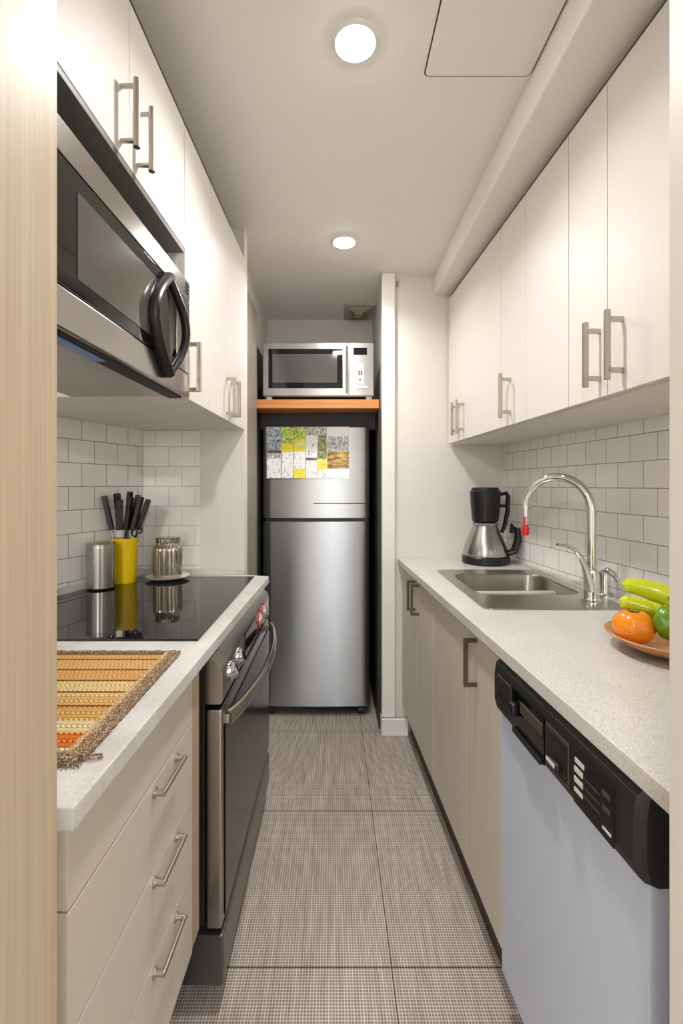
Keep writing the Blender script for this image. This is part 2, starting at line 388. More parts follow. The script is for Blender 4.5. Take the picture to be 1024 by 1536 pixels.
# soffit above the right cabinets, rounded lower corner
b = nb()
prof = [(.0, CEIL-.001), (.0, 2.30), (.003, 2.292), (.012, 2.286), (.30, 2.286), (.30, CEIL-.001)]
loft(b, [[(.535+p, y, z) for p, z in prof] for y in (.49, 2.4395)], cap0=True); struct('trim_4', b, M['trim'])
# recessed strip between soffit and cabinet doors, shadow line put into its brown
b = nb(); box(b, .722, .95, .50, 2.40, 2.262, 2.2855); struct('trim_5', b, M['shadow_line'], 'R')
b = nb(); box(b, -.95, -.486, .62, 1.96, 2.256, CEIL-.001); struct('trim_6', b, M['shadow'], 'L')  # filler above the left doors, shade of the gap put into its colour
# white post on the corner of the dividing wall
b = nb(); box(b, .262, .328, 2.415, 2.4395, .088, CEIL-.001, .003); box(b, .262, .2715, 2.4396, 2.47, .088, CEIL-.001, .003); struct('trim_7', b, M['trim'])
b = nb(); box(b, .258, .395, 2.400, 2.4145, 0, .086, .003); box(b, .258, .2615, 2.415, 2.47, 0, .086, .001); struct('baseboard_right', b, M['trim'])
# grey wood side board
b = nb(); box(b, -.4245, -.392, 2.0605, 2.45, 0, 2.20, .001); struct('trim_8', b, M['greywood'])

# ------------------------------------------------------------------ handles
def bar_handle(u, du, v, z0, z1, proj, r, square=False, m=None, parent=None, inset=.022, horizontal=False):
    b = nb(); ub = u+du*proj
    if horizontal:   # z0,z1 are v range ; v is z
        a, c = z0, z1; z = v
        cyl(b, (ub, a, z), (ub, c, z), r, 14)
        for q in (a+.004, c-.004): cyl(b, (u, q, z), (ub, q, z), r*1.25, 12); tube(b, [(u+du*.0004, q, z), (u+du*.004, q, z)], r*2, 14)
    elif square:
        box(b, ub-r, ub+r, v-r, v+r, z0, z1, r*.3)
        for q in (z0+r, z1-r): box(b, min(u, ub), max(u, ub), v-r*.8, v+r*.8, q-r, q+r, r*.2)
    else:
        cyl(b, (ub, v, z0), (ub, v, z1), r, 16)
        for q in (z0+inset, z1-inset): cyl(b, (u, v, q), (ub, v, q), r*.72, 12)
    return obj('handle', b, m or M['nickel'], parent)

# ------------------------------------------------------------------ LEFT RUN
# drawer cabinet
uD = -.340
t = thing('drawer_cabinet', 'cream drawer cabinet with three chrome bar handles beside the oven', 'cabinet', (-.6, .80, 0), 'L')
b = nb(); box(b, -.85, uD-.019, .565, .583, .25, .877); box(b, -.85, uD-.019, 1.008, 1.026, .25, .877); box(b, -.85, uD-.019, .583, 1.008, .25, .268); box(b, -.87, -.85, .565, 1.026, .25, .877); obj('carcass', b, M['cabbase'], t)
b = nb(); box(b, -.85, -.41, .60, 1.06, 0, .249); obj('toe_kick', b, M['toeblack'], t)
zs = [.877, .765, .606, .445, .250]
for i in range(4):
    b = nb(); box(b, uD-.018, uD, .562, 1.028, zs[i+1]+.0015, zs[i]-.0015, .0018)
    d = obj('drawer', b, M['cabbase'], t)
    if i: 
        zc = zs[i]-.021; bar_handle(uD, 1, zc, .815, .930, .018, .0045, m=M['nickel'], parent=d, horizontal=True)
b = nb(); box(b, -.60, uD-.003, 1.030, 1.085, .25, .877, .001); obj('filler_strip', b, M['woodfill'], t)

# countertop left (world polygon)
def xc(t): return -.320+.03*t
b = nb()
outer = [(xc(.55), .55), (xc(1.955)+.0, 1.955), (-.37, 1.984), (-.800, 1.984), (wallL(.55)+.006, .55)]
prism(b, outer, .880, .910, bev=.004)
ct = obj('countertop', b, M['ctrL'], base=(-.6, 1.2, .88), label='pale marbled worktop on the left running from the placemat round the hob', cat='countertop')
b = nb(); prism(b, [(wallL(.6)+.006, .6), (wallL(.6)+.016, .6), (wallL(1.972)+.016, 1.972), (-.373, 1.972), (-.373, 1.9845), (-.798, 1.9845)], .9102, .937, bev=.002)
obj('upstand', b, M['ctrL'], ct)

# hob
def glassx(t): return wallL(t)+.022
b = nb()
prism(b, [(-.325, 1.137), (-.318, 1.925), (glassx(1.925), 1.925), (glassx(1.137), 1.137)], .9102, .9155, bev=.0012)
obj('hob', b, M['cook'], base=(-.6, 1.53, .9102), label='black glass ceramic hob set in the left worktop', cat='hob')

# range
uR = -.277
t = thing('oven', 'stainless steel oven with black glass door under the hob', 'oven', (-.6, 1.53, 0), 'O')
b = nb(); box(b, -.80, uR-.045, 1.150, 1.925, .20, .872, .003); obj('body', b, M['toeblack'], t)
# control panel: slanted profile
b = nb()
pr = [(uR-.040, .866), (uR-.028, .866), (uR-.004, .848), (uR+.002, .83), (uR+.002, .762), (uR-.004, .755), (uR-.040, .755)]
loft(b, [[(u, v, z) for u, z in pr] for v in (1.137, 1.93)], cap0=True); cp = obj('control_panel', b, M['steelh'], t)
b = nb(); box(b, uR+.0022, uR+.004, 1.42, 1.62, .775, .835, .0008); obj('display', b, M['blackg'], cp)
for v in (1.23, 1.33, 1.70, 1.80):
    b = nb(); tube(b, [(uR+.002, v, .802), (uR+.006, v, .802), (uR+.0062, v, .802), (uR+.014, v, .804), (uR+.017, v, .805)], [.027, .027, .023, .019, .014], 28)
    k = obj('knob', b, M['chrome'], cp)
    if v in (1.70, 1.80):
        b = nb(); tube(b, [(uR+.0021, v, .802), (uR+.0045, v, .802)], .034, 28); obj('glare_ring', b, M['red'], k)  # red ring stands for the red glare on these knobs
# door
b = nb(); box(b, uR-.040, uR, 1.137, 1.93, .205, .742, .006)
dr = obj('door', b, M['steelh'], t)
b = nb(); box(b, uR+.0003, uR+.0035, 1.165, 1.925, .215, .700, .0015); obj('glass_panel', b, M['oven_glass'], dr)
b = nb()
pts = []
for i in range(25):
    s = i/24; v = 1.152+s*(1.90-1.152); pts.append((uR+.012+.050*math.sin(PI*s)**.7, v, .715))
tube(b, pts, .0145, 14, flat=(1.3, .7))
for v in (1.156, 1.896): box(b, uR-.001, uR+.016, v-.010, v+.010, .703, .727, .003)
obj('handle', b, M['steelh'], dr)
b = nb(); box(b, -.78, uR+.004, 1.135, 1.93, .065, .192, .008); obj('storage_drawer', b, M['basegrey'], t)
b = nb(); box(b, -.76, uR-.13, 1.22, 1.90, .0, .0645); obj('base', b, M['toeblack'], t)

# wall cabinets left
uU = -.4294; ZB, ZT = 1.525, 2.255
def Lw(u, v):  # left frame -> world xy
    p = Rot('L') @ Vector((u, v, 0)); return (p.x, p.y)
def Winv(fr, x, y):
    p = Rot(fr).inverted() @ Vector((x, y, 0)); return (p.x, p.y)
t = thing('wall_cabinet', 'white three door wall cabinet on the left beyond the black microwave', 'cabinet', (-.6, 1.6, ZB), 'L')
b = nb()
bk0 = Winv('L', wallL(1.22)+.012, 1.232); bk1 = Winv('L', wallL(1.97)+.012, 1.984)
prism(b, [(uU-.0195, 1.236), (uU-.0195, 1.997), bk1, bk0], ZB+.0, ZT, bev=.001); obj('carcass', b, M['cab'], t)
for (a, c, hv) in ((1.236, 1.475, 1.262), (1.475, 1.705, 1.672), (1.705, 1.994, 1.742)):
    b = nb(); box(b, uU-.019, uU, a+.0008, c-.0008, ZB+.001, ZT, .0012); d = obj('door', b, M['cab'], t)
    bar_handle(uU, 1, hv, 1.545, 1.680, .030, .0055, parent=d, square=True)
t = thing('wall_cabinet', 'short white cabinet above the black microwave with two bar handles', 'cabinet', (-.6, .9, 1.92), 'L')
b = nb(); prism(b, [(uU-.0195, .58), (uU-.0195, 1.232), Winv('L', wallL(1.22)+.012, 1.232), Winv('L', wallL(.58)+.012, .60)], 1.9225, ZT, bev=.001); obj('carcass', b, M['cab'], t)
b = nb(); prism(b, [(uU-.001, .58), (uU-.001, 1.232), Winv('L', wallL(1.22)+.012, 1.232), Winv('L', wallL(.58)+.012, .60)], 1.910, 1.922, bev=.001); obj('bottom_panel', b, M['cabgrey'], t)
for (a, c, hv) in ((.58, .917, .882), (.917, 1.234, .951)):
    b = nb(); box(b, uU-.019, uU, a+.0008, c-.0008, 1.923, ZT, .0012); d = obj('door', b, M['cab'], t)
    bar_handle(uU, 1, hv, 1.937, 2.068, .030, .0065, parent=d, inset=.013)

# over-counter microwave
uM = -.418; v0, v1, z0, z1 = .50, 1.232, 1.522, 1.828
t = thing('microwave_oven', 'large black and steel microwave hung above the left worktop', 'microwave', (-.6, .87, z0), 'L')
b = nb(); box(b, uM-.32, uM-.022, v0+.004, v1-.002, z0+.006, z1-.004, .004); obj('body', b, M['dgrey'], t)
b = nb(); box(b, uM-.30, uM-.05, v0+.02, v1-.03, z0, z0+.0055, .002); obj('underside_plate', b, M['steelh'], t)
b = nb(); box(b, uM-.046, uM-.012, v0+.02, v1-.02, z0-.004, z0+.005, .002); up = obj('vent_strip', b, M['blackm'], t)
b = nb(); box(b, uM-.042, uM-.018, .62, .84, z0-.0065, z0-.0042, .001); obj('lamp_lens', b, M['basket'], up)
b = nb(); box(b, uM-.022, uM+.004, v0, v1, z1-.052, z1, .004); top = obj('top_rail', b, M['steelh'], t)
for k in range(3):
    b = nb(); box(b, uM+.0036, uM+.0058, v1-.034, v1-.010, z1-.016-.010*k, z1-.011-.010*k, .0008); obj('vent_slot', b, M['blackm'], top)
b = nb(); box(b, uM-.022, uM+.002, v0, v1, z0, z0+.062, .004); obj('bottom_rail', b, M['steelh'], t)
b = nb(); box(b, uM-.022, uM+.003, 1.14, v1, z0+.0622, z1-.0525, .003); obj('side_panel', b, M['steelh'], t)
b = nb(); box(b, uM-.022, uM+.002, v0, 1.139, z0+.0625, z1-.0525, .002); fd = obj('door', b, M['blackg'], t)
b = nb(); box(b, uM+.0022, uM+.0032, .712, 1.04, z0+.088, z1-.082, .0004); obj('window', b, M['mwglass'], fd)
# lens-shaped loop handle
b = nb(); zc = 1.658; H = .113
lp = []
for i in range(21):
    s = i/20; lp.append((uM+.010, 1.065-.086*math.sin(PI*s), zc-H+2*H*s))
tube(b, lp, .0145, 14, flat=(.75, 1.1))
rp = []
for i in range(21):
    s = i/20; rp.append((uM+.010+.022*math.sin(PI*s), 1.065+.055*math.sin(PI*s), zc-H+2*H*s))
tube(b, rp, .010, 12, flat=(.9, 1.1))
obj('handle', b, M['black'], fd)
b = nb(); loft(b, [[(uM+.0035+dx, 1.065+w_*.058*math.sin(PI*s/12), zc-H*.9+1.8*H*s/12) for w_, s in ([(-1.1, s) for s in range(1, 12)]+[(.9, s) for s in range(11, 0, -1)])] for dx in (0, .003)], cap0=True)
obj('handle_recess', b, M['mwglass'], fd)

# ------------------------------------------------------------------ RIGHT RUN
def uface(side): return {'base': .4626, 'up': .7046}[side]
uB = .4626
def base_cab(label, v0, v1, split, handles):
    t = thing('base_cabinet', label, 'cabinet', (.70, (v0+v1)/2, 0), 'R')
    bk = .96
    b = nb(); box(b, uB+.019, bk, v0, v0+.016, .15, .878); box(b, uB+.019, bk, v1-.016, v1, .15, .878); box(b, uB+.019, bk, v0+.016, v1-.016, .15, .166); box(b, bk-.01, bk, v0+.016, v1-.016, .166, .878)
    obj('carcass', b, M['cabbase'], t)
    b = nb(); box(b, uB+.042, bk, v0, v1, 0, .1495); obj('toe_kick', b, M['toe'], t)
    for (a, c), h in zip(((v0, split), (split, v1)), handles):
        b = nb(); box(b, uB, uB+.018, a+.0012, c-.0012, .15, .874, .0014); d = obj('door', b, M['cabbase'], t)
        if h: bar_handle(uB, -1, h, .722, .858, .032, .0055, square=True, parent=d, m=M['nickel_dark'])
base_cab('beige base cabinet below the coffee maker, at the far end of the right run', 1.777, 2.398, 2.07, (2.02, 2.10))
base_cab('beige base cabinet below the sink, next to the dishwasher', 1.130, 1.774, 1.393, (1.300, None))

# countertop right
def xr(t): return .4417-.04*t
sk = rrect(.478, .903, 1.432, 2.068, .02, 0)
bas = rrect(.508, .872, 1.605, 1.985, .06, 0)
b = nb()
outer = [(xr(.50), .50), (wallR(.50)-.004, .50), (wallR(2.438)-.004, 2.438), (xr(2.438), 2.438)]
prism(b, outer, .880, .910, hole=[(p[0], p[1]) for p in rrect(.495, .885, 1.47, 2.05, .03, 0)], bev=.003)
obj('countertop', b, M['ctrR'], base=(.7, 1.5, .88), label='long speckled worktop on the right holding the sink', cat='countertop')
b = nb(); prism(b, [(wallR(.50)-.004, .50), (wallR(2.43)-.004, 2.43), (wallR(2.43)-.016, 2.43), (wallR(.50)-.016, .50)], .9103, .922, bev=.002); 
obj('sealing_strip', b, M['ctrR'], bpy.data.objects['countertop.001'] if 'countertop.001' in bpy.data.objects else bpy.data.objects['countertop'])

# sink
t = thing('sink', 'stainless steel inset sink with one basin below the faucet', 'sink', (.69, 1.75, .9102))
b = nb(); prism(b, [(p[0], p[1]) for p in rrect(.466, .915, 1.42, 2.08, .03, 0)], .9103, .9145, hole=[(p[0], p[1]) for p in bas], bev=.0012); obj('rim', b, M['sink'], t)
b = nb(); L = []
for (z, i, r) in ((.9145, 0, .06), (.910, .004, .06), (.80, .014, .06), (.775, .024, .055), (.762, .050, .04), (.758, .09, .03)):
    L.append(rrect(.508+i, .872-i, 1.605+i, 1.985-i, r, z))
L2 = [rrect(.508+i-.003, .872-i+.003, 1.605+i-.003, 1.985-i+.003, r, z-.003) for (z, i, r) in ((.758, .09, .03), (.762, .05, .04), (.775, .024, .055), (.80, .014, .06), (.910, .004, .06))]
loft(b, L+L2, cap1=False); loft(b, [L[-1], [(p[0], p[1], p[2]-.001) for p in L[-1]]], cap0=True); obj('basin', b, M['sink'], t)
b = nb(); lathe(b, [(.040, .0), (.040, .003), (.030, .0035), (.022, .001), (.0, .001)], (.69, 1.80, .7582), 28, cap=False); obj('drain', b, M['chrome'], t)

# faucet
t = thing('faucet', 'tall chrome gooseneck faucet standing on the sink deck', 'faucet', (.836, 1.50, .9146))
b = nb(); lathe(b, [(.032, 0), (.032, .006), (.026, .010), (.023, .02), (.022, .09), (.018, .105), (.0135, .112)], (.836, 1.50, .9146), 32); obj('base', b, M['chrome'], t)
b = nb(); B = Vector((.836, 1.50, 0)); E = Vector((.687, 1.655, 0)); dd = (E-B); R = dd.length/2; dn = dd.normalized()
pts = [(B.x, B.y, 1.02), (B.x, B.y, 1.12), (B.x, B.y, 1.205)]
for i in range(1, 21):
    a = PI*i/20*.96; c = B + dn*(R-R*math.cos(a)); pts.append((c.x, c.y, 1.205+R*math.sin(a)*1.05))
pe = Vector(pts[-1])
tube(b, pts, .0138, 18); obj('spout', b, M['chrome'], t)
b = nb(); tube(b, [pe, pe+Vector((0, 0, -.035))], [.0105, .0105], 16); tube(b, [pe+Vector((0,0,-.0)), pe+Vector((0,0,-.012))], .0145, 16); tube(b, [pe+Vector((0,0,-.035)), pe+Vector((0,0,-.075))], [.009, .008], 16)
nz = obj('nozzle', b, M['chrome'], t)
b = nb(); tube(b, [pe+Vector((0,0,-.068)), pe+Vector((0,0,-.076)), pe+Vector((0,0,-.100)), pe+Vector((0,0,-.106))], [.0085, .0112, .0120, .009], 16); tube(b, [pe+Vector((-.006,-.007,-.04)), pe+Vector((-.006,-.007,-.072))], .004, 8)
obj('red_tip', b, M['red'], nz)
b = nb(); lv = [(.826, 1.492, .955), (.818, 1.486, .99), (.806, 1.482, 1.03), (.788, 1.477, 1.065), (.765, 1.472, 1.090), (.738, 1.468, 1.101), (.708, 1.465, 1.104)]
tube(b, lv, [.017, .015, .012, .0095, .0075, .006, .0045], 14, flat=(.8, 1.1)); obj('lever', b, M['chrome'], t)
# soap dispenser behind
t = thing('soap_dispenser', 'small chrome pump dispenser behind the faucet against the tiles', 'dispenser', (.936, 1.60, .9103))
b = nb(); lathe(b, [(.020, 0), (.020, .006), (.0165, .010), (.0165, .058), (.020, .064), (.020, .082), (.011, .088)], (.936, 1.60, .9103), 28); obj('pump_body', b, M['chrome'], t)
b = nb(); tube(b, [(.936, 1.600, .990), (.938, 1.585, 1.000), (.944, 1.560, .992), (.948, 1.545, .972)], [.013, .012, .010, .006], 12); obj('nozzle', b, M['chrome'], t)

# coffee maker
cx, cy = .752, 2.285
t = thing('coffee_maker', 'black and steel coffee maker on the right worktop by the end wall', 'coffee maker', (cx, cy, .9103))
b = nb(); lathe(b, [(.104, 0), (.111, .008), (.110, .034), (.104, .040)], (cx, cy, .9103), 48); box(b, cx+.06, cx+.118, cy-.025, cy+.045, .9103, .945, .01); obj('base', b, M['black'], t)
b = nb(); lathe(b, [(.104, .041), (.105, .055), (.098, .085), (.083, .125), (.066, .160), (.058, .178), (.056, .184)], (cx, cy, .9103), 48); jug = obj('jug', b, M['steel'], t)
b = nb(); lathe(b, [(.058, .185), (.060, .189), (.060, .196), (.052, .199)], (cx, cy, .9103), 40); obj('collar', b, M['dwbar'], jug)
b = nb(); hp = [(cx+.092, cy-.04, .962), (cx+.125, cy-.045, .975), (cx+.142, cy-.045, 1.03), (cx+.140, cy-.042, 1.08), (cx+.118, cy-.04, 1.098), (cx+.112, cy-.04, 1.06)]
tube(b, hp, [.020, .022, .022, .019, .016, .011], 12, flat=(.8, 1.2)); obj('jug_handle', b, M['black'], jug)
b = nb(); lathe(b, [(.050, .200), (.062, .206), (.070, .30), (.073, .345), (.073, .350), (.066, .356), (.064, .366), (.058, .369)], (cx, cy, .9103), 48); bk = obj('filter_basket', b, M['black'], t)
b = nb(); tube(b, [(cx+.068, cy-.01, 1.245), (cx+.100, cy-.012, 1.252), (cx+.108, cy-.012, 1.235), (cx+.104, cy-.012, 1.16), (cx+.090, cy-.01, 1.09), (cx+.078, cy-.008, 1.06)], [.011, .012, .013, .013, .012, .010], 12, flat=(.8, 1.2)); tube(b, [(cx+.066, cy-.012, 1.19), (cx+.106, cy-.012, 1.19)], .008, 10); obj('handle', b, M['black'], bk)

# dishwasher
uW = .4426; v0, v1 = .615, 1.122
t = thing('dishwasher', 'pale grey dishwasher with black control strip under the right worktop', 'dishwasher', (.70, .87, 0), 'R')
b = nb(); box(b, uW+.05, .97, v0+.004, v1-.002, .10, .872); obj('body', b, M['dgrey'], t)
b = nb(); box(b, uW+.07, .95, v0+.004, v1-.002, 0, .0995); obj('toe_kick', b, M['toe'], t)
b = nb(); box(b, uW+.016, uW+.048, v0+.004, v1-.001, .11, .747, .006); obj('door', b, M['dw'], t)
b = nb(); box(b, uW+.052, uW+.080, .585, v0, .10, .87, .004); obj('side_strip', b, M['dwbar'], t)
b = nb(); prf = [(uW+.048, .868), (uW+.014, .872), (uW+.002, .862), (uW-.002, .835), (uW-.002, .775), (uW+.004, .752), (uW+.014, .742), (uW+.048, .742)]
loft(b, [[(u+ins, v, z) for u, z in prf] for v, ins in ((v0, .012), (v0+.010, 0), (v1-.006, 0), (v1, .008))], cap0=True); cp = obj('control_panel', b, M['blackm'], t)
uf = uW-.0022
def pan(name, a, c, z0, z1, m, par, d=.002, bev=.0006): 
    b = nb(); box(b, uf-d, uf+.0005, a, c, z0, z1, bev); return obj(name, b, m, par)
g1 = pan('grille', 1.02, 1.095, .772, .842, M['grille'], cp)
g2 = pan('grille', .785, .862, .765, .845, M['grille'], cp)
for g, a, c in ((g1, 1.02, 1.095), (g2, .785, .862)):
    b = nb()
    for k in range(11): box(b, uf-.0035, uf-.0021, a+.003, c-.003, .774+.0062*k, .776+.0062*k)
    obj('slats', b, M['black'], g)
pk = pan('pocket_handle', .87, 1.01, .757, .846, M['blackg'], cp)
b = nb(); box(b, uf-.006, uf-.0021, .872, .965, .812, .834, .001); obj('display_strip', b, M['grille'], pk)
b = nb(); box(b, uf-.010, uf-.0021, .872, .995, .757, .768, .002); obj('lip', b, M['black'], pk)
b = nb(); box(b, uf-.018, uf-.0021, .975, .998, .795, .824, .006); obj('knob', b, M['black'], pk)
b = nb(); box(b, uf-.016, uf-.0036, .800, .834, .783, .800, .005); kb = obj('latch', b, M['black'], g2)
b = nb(); box(b, uf-.0178, uf-.0162, .803, .832, .792, .7995, .0006); obj('latch_cap', b, M['mark'], kb)
kp = pan('key_panel', .665, .770, .758, .846, M['black'], cp, .0015)
for (a, c, z, h, mm) in ((.738, .764, .828, .008, 'mark'), (.742, .766, .812, .009, 'mark'), (.742, .766, .795, .009, 'mark'), (.742, .766, .779, .007, 'mark'), (.672, .690, .822, .008, 'grille'), (.672, .690, .800, .008, 'grille'), (.670, .690, .771, .004, 'mark'), (.697, .735, .815, .002, 'grille'), (.697, .735, .800, .002, 'grille'), (.697, .735, .786, .002, 'grille')):
    b = nb(); box(b, uf-.0030, uf-.0016, a, c, z, z+h, .0004); obj('key', b, M[mm], kp)

# wall cabinets right
uV = .7046; ZB2, ZT2 = 1.50, 2.258
def wall_cab(label, v0, v1, split, hs):
    t = thing('wall_cabinet', label, 'cabinet', (.85, (v0+v1)/2, ZB2), 'R')
    bk0 = Winv('R', wallR(v0)-.005, v0); bk1 = Winv('R', wallR(v1)-.005, v1)
    b = nb(); prism(b, [(uV+.0195, v0+.0005), (bk0[0]-.002, v0+.0005), (bk1[0]-.002, v1-.0005), (uV+.0195, v1-.0005)], ZB2, ZT2-.002, bev=.0008); obj('carcass', b, M['cab'], t)
    for (a, c), h in zip(((v0, split), (split, v1)), hs):
        b = nb(); box(b, uV, uV+.019, a+.0010, c-.0010, ZB2+.006, ZT2-.002, .0012); d = obj('door', b, M['cab'], t)
        if h:
            b = nb(); ub = uV-.036; box(b, ub-.0065, ub+.0065, h-.0045, h+.0045, 1.530, 1.690, .002)
            for q in (1.552, 1.668): box(b, ub, uV, h-.0045, h+.0045, q-.006, q+.006, .001)
            obj('handle', b, M['nickel'], d)
wall_cab('white wall cabinet on the right, farthest from the viewer above the coffee maker', 1.725, 2.400, 2.186, (2.150, 2.222))
wall_cab('white wall cabinet on the right with a single handle, above the sink', 1.261, 1.724, 1.518, (None, 1.640))
wall_cab('white wall cabinet on the right with two large handles, nearest the viewer', .55, 1.260, 1.091, (1.035, 1.120))

# fruit bowl
cx, cy = .780, 1.06
t = thing('fruit_bowl', 'shallow wooden bowl of vegetables on the right worktop', 'bowl', (cx, cy, .9103))
b = nb(); lathe(b, [(.045, 0), (.055, .002), (.10, .012), (.130, .028), (.140, .038), (.137, .040), (.126, .031), (.096, .016), (.05, .007), (.0, .006)], (cx, cy, .9103), 56, cap=False); b2 = obj('dish', b, M['bowl'], t)
def sphereish(c, r, sq=(1,1,1), lob=0, amp=0, seg=40, dimple=.25, noise=0):
    b = nb(); rings = []
    n = 24
    for i in range(n+1):
        th = PI*i/n; ring = []
        for k in range(seg):
            ph = 2*PI*k/seg; rr = r*(1+amp*math.cos(lob*ph)*math.sin(th)) if lob else r
            if noise: rr *= 1+noise*math.sin(5*ph+3*th)*math.sin(4*th+ph)
            zz = math.cos(th)*r*(1-dimple*math.exp(-(math.sin(th)/.3)**2))
            ring.append(b.verts.new((c[0]+rr*math.sin(th)*math.cos(ph)*sq[0], c[1]+rr*math.sin(th)*math.sin(ph)*sq[1], c[2]+zz*sq[2])))
        rings.append(ring)
    for a, d in zip(rings, rings[1:]):
        for k in range(seg): b.faces.new((a[k], d[k], d[(k+1)%seg], a[(k+1)%seg]))
    bmesh.ops.remove_doubles(b, verts=b.verts, dist=1e-5)
    return b
tom = (.686, 1.06, .9695)
t = thing('tomato', 'round orange tomato at the front of the wooden bowl', 'tomato', (tom[0], tom[1], .93))
obj('flesh', sphereish(tom, .043, (1,1,.92)), M['orange'], t)
b = nb()
for k in range(5):
    a = 2*PI*k/5; tube(b, [(tom[0], tom[1], tom[2]+.030), (tom[0]+.008*math.cos(a), tom[1]+.008*math.sin(a), tom[2]+.036), (tom[0]+.016*math.cos(a), tom[1]+.016*math.sin(a), tom[2]+.0375)], [.003, .0025, .0008], 6)
obj('stem', b, M['stem'], t)
def long_pepper(label, p0, p1, r, bend):
    p0, p1 = Vector(p0), Vector(p1); t = thing('pepper', label, 'pepper', tuple(p0), group=None)
    pts, rs = [], []
    for i in range(15):
        s = i/14; pts.append(p0.lerp(p1, s)+Vector((0, 0, bend*math.sin(PI*s)))); rs.append(r*(.35+.65*min(1, math.sin(PI*min(.5, s*2.2+.06)))*(1-.55*max(0, s-.45)/.55)) if s < 1 else r*.12)
    b = nb(); tube(b, pts, rs, 18); obj('flesh', b, M['lime'], t)
    b = nb(); d = (pts[0]-pts[1]).normalized(); tube(b, [pts[0]-d*.001, pts[0]+d*.012, pts[0]+d*.024], [.006, .004, .0045], 8); obj('stem', b, M['stem'], t)
long_pepper('long lime green pepper lying topmost behind the orange tomato', (.835, 1.102, 1.010), (.708, 1.137, 1.050), .025, .006)
long_pepper('long yellow green pepper lying below the other, just above the tomato', (.800, 1.078, .974), (.682, 1.106, 1.019), .023, .002)
gp = (.744, 1.018, .990)
t = thing('pepper', 'dark green bell pepper at the right of the wooden bowl', 'pepper', (gp[0], gp[1], .935))
obj('flesh', sphereish(gp, .037, (1,1,1.1), 4, .10, noise=.07), M['green'], t)
b = nb(); tube(b, [(gp[0], gp[1], gp[2]+.028), (gp[0]-.002, gp[1], gp[2]+.046), (gp[0]-.006, gp[1], gp[2]+.056)], [.007, .004, .005], 10); obj('stem', b, M['stem'], t)

# ------------------------------------------------------------------ FRIDGE AND ALCOVE
t = thing('fridge', 'stainless steel two door fridge freezer on casters in the alcove', 'fridge', (-.085, 2.85, 0))
b = nb(); box(b, -.370, .200, 2.640, 3.08, .060, 1.600, .004); obj('body', b, M['charcoal'], t)
def fridge_door(z0, z1, m):
    b = nb(); x0, x1 = -.3825, .2117; n = 24; L = []
    for i in range(n+1):
        s = -1+2*i/n; x = (x0+x1)/2+s*(x1-x0)/2; y = 2.598+.008*abs(s)**2.2+(.008 if i in (0, n) else 0)
        L.append((x, y))
    poly = L+[(x1, 2.638), (x0, 2.638)]
    prism(b, poly, z0, z1, bev=.002); return b
fz = obj('freezer_door', fridge_door(1.107, 1.613, M), M['fridge_top'], t)
dd_ = obj('fridge_door', fridge_door(.057, 1.087, M), M['fridge'], t)
b = nb(); box(b, -.10, .205, 2.594, 2.612, 1.187, 1.192, .0015); obj('finger_groove', b, M['dgrey'], fz)
b = nb(); box(b, -.368, .198, 2.615, 2.6395, 1.0875, 1.1065); obj('gasket', b, M['black'], t)
for x, y in ((-.335, 2.665), (.165, 2.665), (-.335, 3.03), (.165, 3.03)):
    b = nb(); cyl(b, (x-.013, y-.02, .023), (x+.013, y-.02, .023), .0225, 24); box(b, x-.018, x-.014, y-.035, y+.012, .012, .0595); box(b, x+.014, x+.018, y-.035, y+.012, .012, .0595)
    obj('caster', b, M['dgrey'], t)
# coloured strips on the freezer door, each a stack of mottled blocks
t = thing('colour_panel', 'colourful panel of strips on the freezer door', 'picture', (-.13, 2.594, 1.33))
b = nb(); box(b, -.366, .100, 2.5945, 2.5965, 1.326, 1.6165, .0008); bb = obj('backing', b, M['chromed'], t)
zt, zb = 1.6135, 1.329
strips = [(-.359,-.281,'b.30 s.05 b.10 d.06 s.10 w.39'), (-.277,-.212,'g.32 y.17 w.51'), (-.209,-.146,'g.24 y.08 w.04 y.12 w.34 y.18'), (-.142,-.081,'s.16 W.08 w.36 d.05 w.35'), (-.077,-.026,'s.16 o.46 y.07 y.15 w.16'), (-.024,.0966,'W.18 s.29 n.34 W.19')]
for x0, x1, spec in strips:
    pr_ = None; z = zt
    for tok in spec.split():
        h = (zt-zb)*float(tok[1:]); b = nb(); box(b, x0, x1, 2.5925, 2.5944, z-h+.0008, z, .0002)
        if pr_ is None: pr_ = obj('colour_strip', b, PH[tok[0]], t)
        else: obj('strip_block', b, PH[tok[0]], pr_)
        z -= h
# surround
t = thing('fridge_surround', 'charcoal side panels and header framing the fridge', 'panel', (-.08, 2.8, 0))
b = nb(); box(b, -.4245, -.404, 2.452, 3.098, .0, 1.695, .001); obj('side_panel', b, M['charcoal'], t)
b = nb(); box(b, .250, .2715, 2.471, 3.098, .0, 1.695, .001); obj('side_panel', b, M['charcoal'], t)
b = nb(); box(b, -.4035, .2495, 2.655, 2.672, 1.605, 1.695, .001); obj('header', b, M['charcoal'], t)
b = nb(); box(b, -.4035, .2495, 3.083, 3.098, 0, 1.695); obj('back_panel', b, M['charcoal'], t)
# shelf
b = nb(); box(b, -.424, .252, 2.472, 3.098, 1.698, 1.745, .003)
obj('wall_shelf', b, M['shelf'], base=(-.08, 2.8, 1.698), label='orange pine shelf across the alcove above the fridge', cat='shelf')
